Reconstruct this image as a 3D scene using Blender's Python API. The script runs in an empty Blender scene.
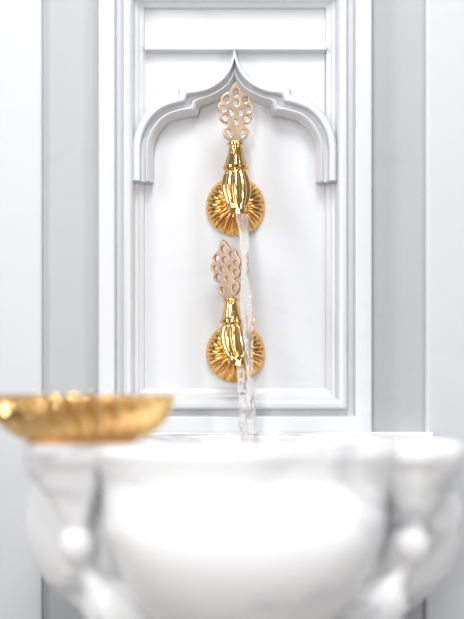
import bpy, math
from mathutils import Vector, Matrix, noise
scene=bpy.context.scene
D=1.5; FPX=1250.0; HY=389.0; CX=232.0; EYE=0.80
def P(px,py,y=0.0):
    s=(D+y)/FPX
    return Vector(((px-CX)*s, y, EYE+(HY-py)*s))
S=D/FPX
# ---------------- materials ----------------
def nodes(name):
    m=bpy.data.materials.new(name); m.use_nodes=True
    nt=m.node_tree; return m,nt,nt.nodes['Principled BSDF']
def marble(name,base,vein,amt=0.5,scale=3.0,rough=0.3,bias=0.5,rot=0.6,width=.06,stretch=2.2):
    m,nt,b=nodes(name)
    tc=nt.nodes.new('ShaderNodeTexCoord'); mp=nt.nodes.new('ShaderNodeMapping')
    mp.inputs['Rotation'].default_value=(0.3,rot,0.2); mp.inputs['Scale'].default_value=(1,1,stretch)
    nt.links.new(tc.outputs['Object'],mp.inputs['Vector'])
    n1=nt.nodes.new('ShaderNodeTexNoise'); n1.inputs['Scale'].default_value=scale; n1.inputs['Detail'].default_value=6; n1.inputs['Distortion'].default_value=1.2
    nt.links.new(mp.outputs[0],n1.inputs['Vector'])
    a=nt.nodes.new('ShaderNodeMath'); a.operation='SUBTRACT'; a.inputs[1].default_value=0.5
    nt.links.new(n1.outputs['Fac'],a.inputs[0])
    ab=nt.nodes.new('ShaderNodeMath'); ab.operation='ABSOLUTE'; nt.links.new(a.outputs[0],ab.inputs[0])
    r=nt.nodes.new('ShaderNodeMapRange'); r.inputs['From Min'].default_value=0.0; r.inputs['From Max'].default_value=width
    r.inputs['To Min'].default_value=1; r.inputs['To Max'].default_value=0
    nt.links.new(ab.outputs[0],r.inputs['Value'])
    n2=nt.nodes.new('ShaderNodeTexNoise'); n2.inputs['Scale'].default_value=scale*1.1; n2.inputs['Detail'].default_value=2
    nt.links.new(mp.outputs[0],n2.inputs['Vector'])
    r2=nt.nodes.new('ShaderNodeMapRange'); r2.inputs['From Min'].default_value=bias; r2.inputs['From Max'].default_value=bias+0.15
    nt.links.new(n2.outputs['Fac'],r2.inputs['Value'])
    mu=nt.nodes.new('ShaderNodeMath'); mu.operation='MULTIPLY'; nt.links.new(r.outputs[0],mu.inputs[0]); nt.links.new(r2.outputs[0],mu.inputs[1])
    mu2=nt.nodes.new('ShaderNodeMath'); mu2.operation='MULTIPLY'; mu2.inputs[1].default_value=amt; nt.links.new(mu.outputs[0],mu2.inputs[0])
    mx=nt.nodes.new('ShaderNodeMix'); mx.data_type='RGBA'
    mx.inputs[6].default_value=(*base,1); mx.inputs[7].default_value=(*vein,1)
    nt.links.new(mu2.outputs[0],mx.inputs[0]); nt.links.new(mx.outputs[2],b.inputs['Base Color'])
    b.inputs['Roughness'].default_value=rough
    return m
def metal(name,col,rough,nscale=60,bump=0.05):
    m,nt,b=nodes(name)
    b.inputs['Metallic'].default_value=1; b.inputs['Base Color'].default_value=(*col,1)
    tc=nt.nodes.new('ShaderNodeTexCoord'); n=nt.nodes.new('ShaderNodeTexNoise'); n.inputs['Scale'].default_value=nscale
    nt.links.new(tc.outputs['Object'],n.inputs['Vector'])
    r=nt.nodes.new('ShaderNodeMapRange'); r.inputs['To Min'].default_value=rough*0.7; r.inputs['To Max'].default_value=rough*1.4
    nt.links.new(n.outputs['Fac'],r.inputs['Value']); nt.links.new(r.outputs[0],b.inputs['Roughness'])
    bp=nt.nodes.new('ShaderNodeBump'); bp.inputs['Strength'].default_value=bump; bp.inputs['Distance'].default_value=0.001
    nt.links.new(n.outputs['Fac'],bp.inputs['Height']); nt.links.new(bp.outputs[0],b.inputs['Normal'])
    return m
M_panel=marble('panel_white_marble',(0.63,0.64,0.66),(0.56,0.57,0.60),0.3,4,0.4)
M_wall=marble('wall_light_marble',(0.585,0.595,0.615),(0.53,0.54,0.56),0.4,2.5,0.4)
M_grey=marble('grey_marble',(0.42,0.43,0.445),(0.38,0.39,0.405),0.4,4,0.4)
M_basin=marble('basin_marble',(0.88,0.88,0.885),(0.42,0.43,0.46),0.7,4.2,0.3,0.47,0.7,.05,2.6)
M_floor=marble('floor_marble',(0.38,0.36,0.34),(0.3,0.3,0.3),0.5,2,0.3)
M_front=marble('dark_reflection_plaster',(0.15,0.13,0.115),(0.13,0.12,0.11),0.5,2,0.7)  # dark tone set for reflections in the brass
M_gold=metal('polished_brass',(0.84,0.51,0.20),0.12)
M_gold2=metal('embossed_brass',(0.93,0.62,0.27),0.10,40,0.08)
M_cop=metal('rose_brass',(0.97,0.71,0.52),0.30)
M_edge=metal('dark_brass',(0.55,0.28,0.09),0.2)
M_water,nt,b=nodes('water'); b.inputs['Base Color'].default_value=(.98,.97,.97,1); b.inputs['Roughness'].default_value=0.05
b.inputs['IOR'].default_value=1.28; b.inputs['Transmission Weight'].default_value=0.86
# ---------------- helpers ----------------
def link(o):
    scene.collection.objects.link(o); return o
def mesh(name,vs,fs,mat,smooth=True,angle=None):
    me=bpy.data.meshes.new(name); me.from_pydata([tuple(v) for v in vs],[],fs); me.update()
    import bmesh
    bm=bmesh.new(); bm.from_mesh(me); bmesh.ops.remove_doubles(bm,verts=bm.verts,dist=1e-6)
    bmesh.ops.recalc_face_normals(bm,faces=bm.faces); bm.to_mesh(me); bm.free()
    me.polygons.foreach_set('use_smooth',[smooth]*len(me.polygons))
    if angle: me.set_sharp_from_angle(angle=math.radians(angle))
    me.materials.append(mat)
    return link(bpy.data.objects.new(name,me))
def grid(rows,close_col=True,cap0=False,cap1=False,close_row=False,off=0):
    n=len(rows[0]); vs=[v for r in rows for v in r]; fs=[]
    R=len(rows)
    for i in range(R if close_row else R-1):
        for j in range(n if close_col else n-1):
            a=i*n+j; b_=i*n+(j+1)%n; i2=(i+1)%R
            fs.append((off+a,off+b_,off+i2*n+(j+1)%n,off+i2*n+j))
    if cap0: fs.append(tuple(off+k for k in range(n)))
    if cap1: fs.append(tuple(off+(R-1)*n+k for k in range(n)))
    return vs,fs
def cr(pts,sub=8,closed=False):
    out=[];n=len(pts)
    rng=range(n) if closed else range(n-1)
    for i in rng:
        g=(lambda k: pts[k%n]) if closed else (lambda k: pts[max(0,min(n-1,k))])
        p0,p1,p2,p3=[Vector(g(k)) for k in (i-1,i,i+1,i+2)]
        for s in range(sub):
            t=s/sub
            out.append(0.5*((2*p1)+(p2-p0)*t+(2*p0-5*p1+4*p2-p3)*t*t+(-p0+3*p1-3*p2+p3)*t**3))
    if not closed: out.append(Vector(pts[-1]))
    return out
def herm(pts,sub=5,k=.75):
    # hermite spline whose tangents scale with the segment length: no overshoot at the carved steps
    out=[];n=len(pts); V=[Vector(p) for p in pts]
    for i in range(n-1):
        p1,p2=V[i],V[i+1]; L=(p2-p1).length*k
        m1=(V[i+1]-V[max(0,i-1)]).normalized()*L; m2=(V[min(n-1,i+2)]-V[i]).normalized()*L
        for s in range(sub):
            t=s/sub; t2=t*t; t3=t2*t
            out.append(p1*(2*t3-3*t2+1)+m1*(t3-2*t2+t)+p2*(-2*t3+3*t2)+m2*(t3-t2))
    out.append(V[-1]); return out
def sweep(path,n=32,fl=None,ref=Vector((1,0,0))):
    rows=[]
    for i,p in enumerate(path):
        a=path[max(0,i-1)]; c=path[min(len(path)-1,i+1)]
        t=(Vector(c[:3])-Vector(a[:3]))
        if t.length<1e-9: t=Vector((0,0,-1))
        t.normalize()
        u=(ref-t*ref.dot(t)).normalized(); w=t.cross(u)
        row=[]
        for j in range(n):
            th=2*math.pi*j/n
            r=p[3]*(1+(fl(i/(len(path)-1),th) if fl else 0))
            row.append(Vector(p[:3])+u*math.cos(th)*r+w*math.sin(th)*r)
        rows.append(row)
    return rows
def box(name,x0,x1,y0,y1,z0,z1,mat,bev=0.0):
    vs=[(x,y,z) for x in(x0,x1) for y in(y0,y1) for z in(z0,z1)]
    fs=[(0,1,3,2),(4,6,7,5),(0,4,5,1),(2,3,7,6),(0,2,6,4),(1,5,7,3)]
    o=mesh(name,vs,fs,mat,False)
    if bev:
        md=o.modifiers.new('b','BEVEL'); md.width=bev; md.segments=4
    return o
X=lambda px:(px-CX)*S
Z=lambda py:EYE+(HY-py)*S
TOP=2.4
# ---------------- room ----------------
box('wall_back',-1.6,1.6,0.0,0.12,0,TOP,M_wall)
box('dark_reflection_wall',-1.6,1.6,-3.3,-3.2,0,TOP,M_front)  # unseen wall behind the camera, added dark to give the brass contrast
box('floor',-1.6,1.6,-3.3,0.12,-0.1,0,M_floor)
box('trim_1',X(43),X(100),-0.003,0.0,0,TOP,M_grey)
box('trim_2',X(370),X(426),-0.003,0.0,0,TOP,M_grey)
box('trim_3',-1.6,X(43.5),-0.012,0.0,0,TOP,M_wall,0.003)
box('trim_4',X(424),1.6,-0.012,0.0,0,TOP,M_wall,0.005)
# ---------------- carved panel ----------------
DS=1.75/1000
vs=[];fs=[]
def add(v,f):
    o=len(vs); vs.extend(v); fs.extend([tuple(i+o for i in q) for q in f])
x0,x1,zt,zb=X(100),X(370),Z(-35),Z(433)
prof=[(0,0),(0,13),(.6,15),(2,16),(15,16),(16.5,15.5),(17.5,13.5),(18,8.0),(23.5,8.0),(24.2,13),(26,14.8),(29,15.5),(32,14.8),(34,13),(35,8.5),(36,6.5),(39,6),(40,4.8),(42,4.2),(44,3.5),(45,0.8)]
rows=[]
for o,d in prof:
    a=o*S; y=-d*DS
    rows.append([Vector((x0+a,y,zb+a)),Vector((x1-a,y,zb+a)),Vector((x1-a,y,zt-a)),Vector((x0+a,y,zt-a))])
v,f=grid(rows,True,cap1=True); add(v,f)
CXP=234.5
out_=[(0,51),(2,60),(5,68),(10,76),(17,83),(26,88.5),(36,91),(45,91.5),(53.5,91.5),(55.5,92.3),(56,95),(56.3,98.5),(60,100),(68,102.5),(78,107.5),(87,115),(94,125),(99,137),(101,150),(101,165),(101,184)]
in_=[(0,84),(2,88),(5,92),(10,97),(17,101),(25,104.5),(32,107),(34.5,108.5),(35.5,111),(36,114.5),(37,116.8),(40,117.6),(46,118),(53,119.5),(62,122),(70,128),(76,136),(80,146),(81,156),(81,168),(81,184)]
oo=herm([(a,b_,0) for a,b_ in out_]); ii=herm([(a,b_,0) for a,b_ in in_])
pr=[(0,2),(0,12),(.06,14.5),(.14,16),(.36,16),(.42,15),(.45,10),(.66,9.3),(.69,12.7),(.76,13.6),(.84,12.5),(.92,9),(.97,7),(1,6.5),(1,0.8)]
for sg in(-1,1):
    rows=[]
    for a,c in zip(oo,ii):
        row=[]
        for t,d in pr:
            q=a.lerp(c,t); row.append(Vector((X(CXP+sg*q.x),-d*DS,Z(q.y))))
        rows.append(row)
    v,f=grid(rows,False,cap1=True); add(v,f)
    r1=[];r2=[]
    for a in oo:
        if a.x<=91 and a.y<=122:
            r1.append(Vector((X(CXP+sg*a.x),-0.0032,Z(53)))); r2.append(Vector((X(CXP+sg*a.x),-0.0032,Z(a.y))))
    v,f=grid([r1,r2],False); add(v,f)
barp=[(48.5,0.8),(49,6),(50.2,8),(52.5,8),(53.5,6),(54.2,1.6)]
v,f=grid([[Vector((X(146),-d*DS,Z(p))),Vector((X(325),-d*DS,Z(p)))] for p,d in barp],False); add(v,f)
panel=mesh('carved_marble_wall_panel',vs,fs,M_panel,True,28)
# ---------------- basin ----------------
vs=[];fs=[]
BX,BY=0.0126,-0.195; A_,B_=0.231,0.19; RZ=EYE-0.0516
va=math.atan2(-0.112,0.165)
def plan(th):
    c,s=math.cos(th),math.sin(th); n=2.5
    return (abs(c/A_)**n+abs(s/B_)**n)**(-1/n)
def lob(th,wd,sh):
    k=0
    for a,sg in ((va,-1),(math.pi-va,1)):
        a=a+sg*sh
        d=(th-a+math.pi)%(2*math.pi)-math.pi
        k+=math.exp(-abs(d/wd)**1.7)
    return k
def bodyrow(f,dz,ld,n=240):
    r_=[]
    dd=max(0,min(1,(-dz-.08)/.10)); wd=.25+.15*dd; sh=.10*dd
    for j in range(n):
        th=2*math.pi*j/n
        r=plan(th)*f*(1-ld*lob(th,wd,sh))
        y=BY+r*math.sin(th); y=min(y,-0.002)
        r_.append(Vector((BX+r*math.cos(th),y,RZ+dz)))
    return r_
pts=[(.30,-.15,0),(.50,-.135,0),(.60,-.10,0),(.64,-.05,.0),(.66,-.012,.0),(.675,-.002,.0),(.70,0,.0),(.93,0,.04),(.955,-.004,.06),(.965,-.010,.08),(.955,-.022,.14),(.95,-.038,.20),(.975,-.06,.25),(.995,-.085,.28),(.995,-.102,.29),(.975,-.12,.29),(.935,-.138,.29),(.87,-.156,.29),(.77,-.175,.26),(.64,-.194,.21),(.5,-.21,.14),(.38,-.225,.06),(.33,-.24,.0),(.31,-.27,0),(.30,-.55,0),(.34,-.62,0),(.44,-.66,0),(.46,-.70,0),(.46,EYE*0-RZ,0)]
rows=[bodyrow(q[0],q[1],q[2]) for q in cr(pts,4)]
v,f=grid(rows,True,True,True); add(v,f)
bx0,bx1=X(56),X(428)
prf=[(-.001,RZ-.05),(-.035,RZ-.05),(-.035,RZ-.003),(-.032,RZ+.0005),(-.001,RZ+.0005)]
v,f=grid([[Vector((x,a,b_)) for a,b_ in prf] for x in(bx0,bx1)],True,True,True); add(v,f)
for sg in(-1,1):
    def Q(px,py,y): 
        return P(244+sg*(244-px),py,y)
    raw=[(70,446.5,-.305,.043),(70,449,-.305,.046),(70,456,-.305,.046),(70,462,-.305,.044),(71,472,-.306,.039),(72,484,-.308,.031),(73,497,-.309,.0235),(74,511,-.31,.0175),(75,523,-.31,.0132),(75,529,-.31,.0122),(75.5,534,-.31,.0150),(76,544,-.31,.0172),(77,553,-.309,.0150),(79,560,-.306,.009),(84,570,-.302,.0075),(92,582,-.300,.011),(99,592,-.298,.021),(110,605,-.294,.0275),(126,618,-.285,.029),(140,632,-.265,.024),(152,642,-.245,.012)]
    path4=[]
    for px,py,y,r in raw:
        q=Q(px,py,y); path4.append((q.x,q.y,q.z,r))
    path4[0]=(path4[0][0],path4[0][1],RZ+0.0002,path4[0][3])
    dense=[]
    for i in range(len(path4)-1):
        p0=path4[max(0,i-1)];p1=path4[i];p2=path4[i+1];p3=path4[min(len(path4)-1,i+2)]
        for s in range(4):
            t=s/4
            dense.append(tuple(0.5*((2*p1[k])+(p2[k]-p0[k])*t+(2*p0[k]-5*p1[k]+4*p2[k]-p3[k])*t*t+(-p0[k]+3*p1[k]-3*p2[k]+p3[k])*t**3) for k in range(4)))
    dense.append(path4[-1])
    v,f=grid(sweep(dense,40,lambda t,th:0.03*math.cos(8*th)),True,True,True); add(v,f)
basin=mesh('marble_washbasin',vs,fs,M_basin,True,45)
wv=[bodyrow(.625,-.06,0,96)]
mesh('basin_water',wv[0],[tuple(range(96))],M_water)
# ---------------- brass bowl ----------------
bc=Vector((-0.146,-0.283,RZ+0.0004)); R=.0885
bp=[(0,.0),(.55,.0),(.58,.0008),(.66,.004),(.76,.0095),(.85,.017),(.915,.025),(.95,.032),(.962,.0365),(.968,.0395),(1.0,.0425),(1.008,.0438),(.995,.0448),(.955,.0422),(.935,.035),(.895,.026),(.83,.018),(.74,.0115),(.64,.006),(.5,.003),(0,.003)]
dn=cr([(a,b_,0) for a,b_ in bp],5)
rows=[];N=384
for q in dn:
    row=[]
    amp=0.09*max(0,min(1,(q.x-.50)/.2))*max(0,min(1,(.044-q.y)/.006))
    for j in range(N):
        th=2*math.pi*j/N
        g=abs(math.cos(14*(th+ (q.y/.04)*0.16)))
        r=q.x*R*(1+amp*(g-.64)*1.4)
        row.append(bc+Vector((r*math.cos(th),r*math.sin(th),q.y+.0014*math.cos(28*th)*max(0,(q.x-.95)/.05))))
    rows.append(row)
v,f=grid(rows,True); mesh('brass_hammam_bowl',v,f,M_gold2)
# ---------------- taps ----------------
def make_tap(name,px,py,hdl_px,hdl_tilt,hdl_yaw,lean,k=1.0):
    c=P(px,py,-0.0015)
    e=link(bpy.data.objects.new(name,None)); e.location=c; e.empty_display_size=.03
    def child(o):
        o.parent=e; return o
    Rr=.0355; n=18*20; rows=[]
    for i in range(49):
        t=i/48; r=Rr*t
        hgt=.0150*(1-t**2.2)**.62+.0026
        fa=min(1,max(0,(t-.18)/.25))
        row=[]
        for j in range(n):
            th=2*math.pi*j/n
            g=abs(math.cos(9*th+ .35*t))**.6
            row.append(Vector((r*math.cos(th),-max(.0010,hgt+fa*.0062*(g-.85)*(0.55+.45*t)*(1 if t<.94 else (1-t)/.06)),r*math.sin(th))))
        rows.append(row)
    rows.append([Vector((q.x,0,q.z)) for q in rows[-1]])
    v,f=grid(rows,True,False,True); child(mesh('rosette',v,f,M_gold))
    yb=-.040
    p=[(0,-.006,0,.014),(0,-.013,0,.0145),(0,-.015,0,.012),(0,-.020,.001,.0115),(0,-.028,.003,.0125),(0,-.036,.005,.0115),(0,-.042,.006,.006)]
    v,f=grid(sweep(p,36),True,True,True); child(mesh('barrel',v,f,M_gold))
    s=(D+yb)/FPX
    lx=lean*s
    L=[(60,7),(58.5,8.3),(56.5,8.3),(55,6.8),(54,6.8),(46,8.6),(38,11),(36,11.8),(35.4,13),(33,13.2),(32,11.4),(29,10.8),(24,13),(17,14.6),(10,14.4),(3,12.8),(-2,10.8),(-6,9.6),(-9,9.4),(-10.5,9.6),(-11,8.6),(-10.6,7),(-4,6)]
    path=[]
    for dz,r in L:
        fw=0 if dz>24 else ((24-dz)/34)**1.6*.017
        path.append((lx*max(0,dz)/60*1.0+.002*(1 if dz<20 else 0)*min(1,(20-dz)/20 if dz<20 else 0),yb-fw,dz*s*k,r*s))
    dense=[]
    for i in range(len(path)-1):
        for q in range(4):
            t=q/4; dense.append(tuple(path[i][m]*(1-t)+path[i+1][m]*t for m in range(4)))
    dense.append(path[-1])
    def fl(t,th):
        a=max(0,min(1,(t-.46)/.06))*max(0,min(1,(.80-t)/.08))
        b2=max(0,min(1,(t-.18)/.03))*max(0,min(1,(.33-t)/.03))
        return a*.15*(abs(math.sin(5*th))-.64)+b2*.05*(abs(math.sin(5*th))-.6)
    rows=[]
    for i,p_ in enumerate(dense):
        t=i/(len(dense)-1)
        til=max(0,min(1,(t-.5)/.4))*0.45
        row=[]
        for j in range(100):
            th=2*math.pi*j/100; r=p_[3]*(1+fl(t,th))
            x=r*math.cos(th); y=r*math.sin(th)
            row.append(Vector((p_[0]+x,p_[1]+y*math.cos(til),p_[2]+y*math.sin(til))))
        rows.append(row)
    v,f=grid(rows,True,True,True); b=child(mesh('spout_body',v,f,M_gold,True,50))
    half=[(3.6,-3),(3.6,1),(8,2),(12.2,6),(13,12),(9,16),(8.6,18.5),(13.5,19.5),(17,24),(15.6,29),(18,32),(18.6,37),(15.5,41),(15.2,45),(11.5,49),(7.5,50.5),(4.8,55),(0,61)]
    loop=half+[(-a,b_) for a,b_ in reversed(half[:-1])]
    pts=[q*s*.97 for q in cr([(a,b_,0) for a,b_ in loop],5,True)]
    cu=bpy.data.curves.new('handle','CURVE'); cu.dimensions='2D'; cu.fill_mode='BOTH'; cu.extrude=.0016; cu.bevel_depth=.0007; cu.bevel_resolution=2; cu.offset=-.0005
    def spl(pl):
        sp=cu.splines.new('POLY'); sp.points.add(len(pl)-1)
        for q,w in zip(sp.points,pl): q.co=(w[0],w[1],0,1)
        sp.use_cyclic_u=True
    spl(pts)
    holes=[(0,51,3.0,4.0,0),(-9.4,43.5,3.7,3.7,0),(9.4,43.5,3.7,3.7,0),(-12.8,33.8,3.1,3.1,0),(12.8,33.8,3.1,3.1,0),(-11.2,24.4,3.3,3.0,0),(11.2,24.4,3.3,3.0,0),
      (0,40,3.4,3.4,0),(-5,30.5,2.2,3.2,25),(5,30.5,2.2,3.2,-25),(-7.2,9,2.8,4.2,25),(7.2,9,2.8,4.2,-25),(0,20.5,2.2,2.8,0)]
    for a,b_,rx,ry,an in holes:
        ca,sa=math.cos(math.radians(an)),math.sin(math.radians(an)); pl=[]
        for j in range(24):
            u=rx*.97*math.cos(-2*math.pi*j/24); w_=ry*.97*math.sin(-2*math.pi*j/24)
            pl.append(((a*.97+u*ca-w_*sa)*s,(b_*.97+u*sa+w_*ca)*s))
        spl(pl)
    co=bpy.data.objects.new('tmp',cu); link(co)
    dg=bpy.context.evaluated_depsgraph_get(); me=bpy.data.meshes.new_from_object(co.evaluated_get(dg))
    bpy.data.objects.remove(co)
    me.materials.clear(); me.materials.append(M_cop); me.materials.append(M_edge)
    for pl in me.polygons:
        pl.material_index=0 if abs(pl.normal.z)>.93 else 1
    h=link(bpy.data.objects.new('handle_plate',me))
    h.parent=e
    h.location=(lx,yb,60*s*k)
    h.rotation_euler=(math.radians(90),math.radians(hdl_tilt)*-1,math.radians(hdl_yaw))
    return e
make_tap('brass_wall_tap',235.5,207,0,0,8,0)
make_tap('brass_wall_tap',235.5,353,0,9,-34,-5,0.9)
# ---------------- water streams ----------------
def stream(name,p0,p1,r0,r1,seed,n=110):
    rows=[]
    for i in range(n):
        t=i/(n-1)
        q=p0.lerp(p1,t); 
        q.y=p0.y+(p1.y-p0.y)*math.sqrt(t)
        q.x=p0.x+(p1.x-p0.x)*math.sqrt(t)
        tw=t*6+seed
        q.x+=.0012*math.sin(t*11+seed)*t; 
        r=r0*(1-t)+r1*t
        r*=1+.2*math.sin(t*19+seed)*min(1,t*4)+.3*(noise.noise(Vector((t*22,seed,0))))
        row=[]
        for j in range(28):
            th=2*math.pi*j/28
            w=1+.38*min(1,t*3)*math.cos(2*(th-tw))+.2*noise.noise(Vector((math.cos(th)*2,math.sin(th)*2,t*26+seed)))
            row.append(Vector((q.x+r*w*math.cos(th),q.y+r*w*math.sin(th),q.z)))
        rows.append(row)
    v,f=grid(rows,True,True,True); return mesh(name,v,f,M_water)
zw=RZ-.058
a=P(240.5,214,-.059); b_=Vector((P(252,445,-.10).x,-.10,zw)); stream('water_stream',a,b_,.0060,.0034,1.0)
a=P(238.5,361,-.059); b_=Vector((P(246,445,-.088).x,-.088,zw)); stream('water_stream',a,b_,.0046,.0028,4.0)
# ---------------- lights ----------------
w=bpy.data.worlds.new('World'); scene.world=w; w.use_nodes=True
bg=w.node_tree.nodes['Background']; bg.inputs[0].default_value=(.94,.965,1,1); bg.inputs[1].default_value=.24
def area(name,loc,tgt,sx,sy,e,col=(1,1,1)):
    l=bpy.data.lights.new(name,'AREA'); l.shape='RECTANGLE'; l.size=sx; l.size_y=sy; l.energy=e; l.color=col
    o=link(bpy.data.objects.new(name,l)); o.location=loc
    o.rotation_euler=(Vector(tgt)-Vector(loc)).to_track_quat('-Z','Y').to_euler(); return o
area('tall_area_light',(-1.5,-1.3,1.7),(0.1,-.1,.85),.5,1.1,16,(1,.99,.97))  # soft window at upper left
area('overhead_area_light',(0.1,-1.0,2.3),(0,-.1,.85),.6,.45,20)
area('tall_area_light',(1.5,-2.0,1.2),(0,-.1,.8),.4,1.2,13)  # added strip light on the right, no real window, for brass contrast
area('tall_area_light',(-.55,-3.15,1.3),(-.4,0,1.0),.4,1.2,26)  # added behind the camera so the brass flutes catch bright strips
area('overhead_area_light',(-.25,-2.0,2.3),(-.1,-.2,.8),.16,.16,8)  # small light added to put sparkles on the brass
# ---------------- camera ----------------
cam=bpy.data.cameras.new('cam'); co=link(bpy.data.objects.new('camera',cam)); scene.camera=co
co.location=(0,-D,EYE); co.rotation_euler=(math.pi/2,0,0)
cam.sensor_fit='VERTICAL'; cam.sensor_height=36; cam.sensor_width=36*464/619; cam.lens=FPX/619*36
cam.shift_y=(HY-309.5)/619
cam.clip_start=.05
cam.dof.use_dof=True; cam.dof.focus_distance=D-.038; cam.dof.aperture_fstop=1.3
scene.view_settings.view_transform='Standard'
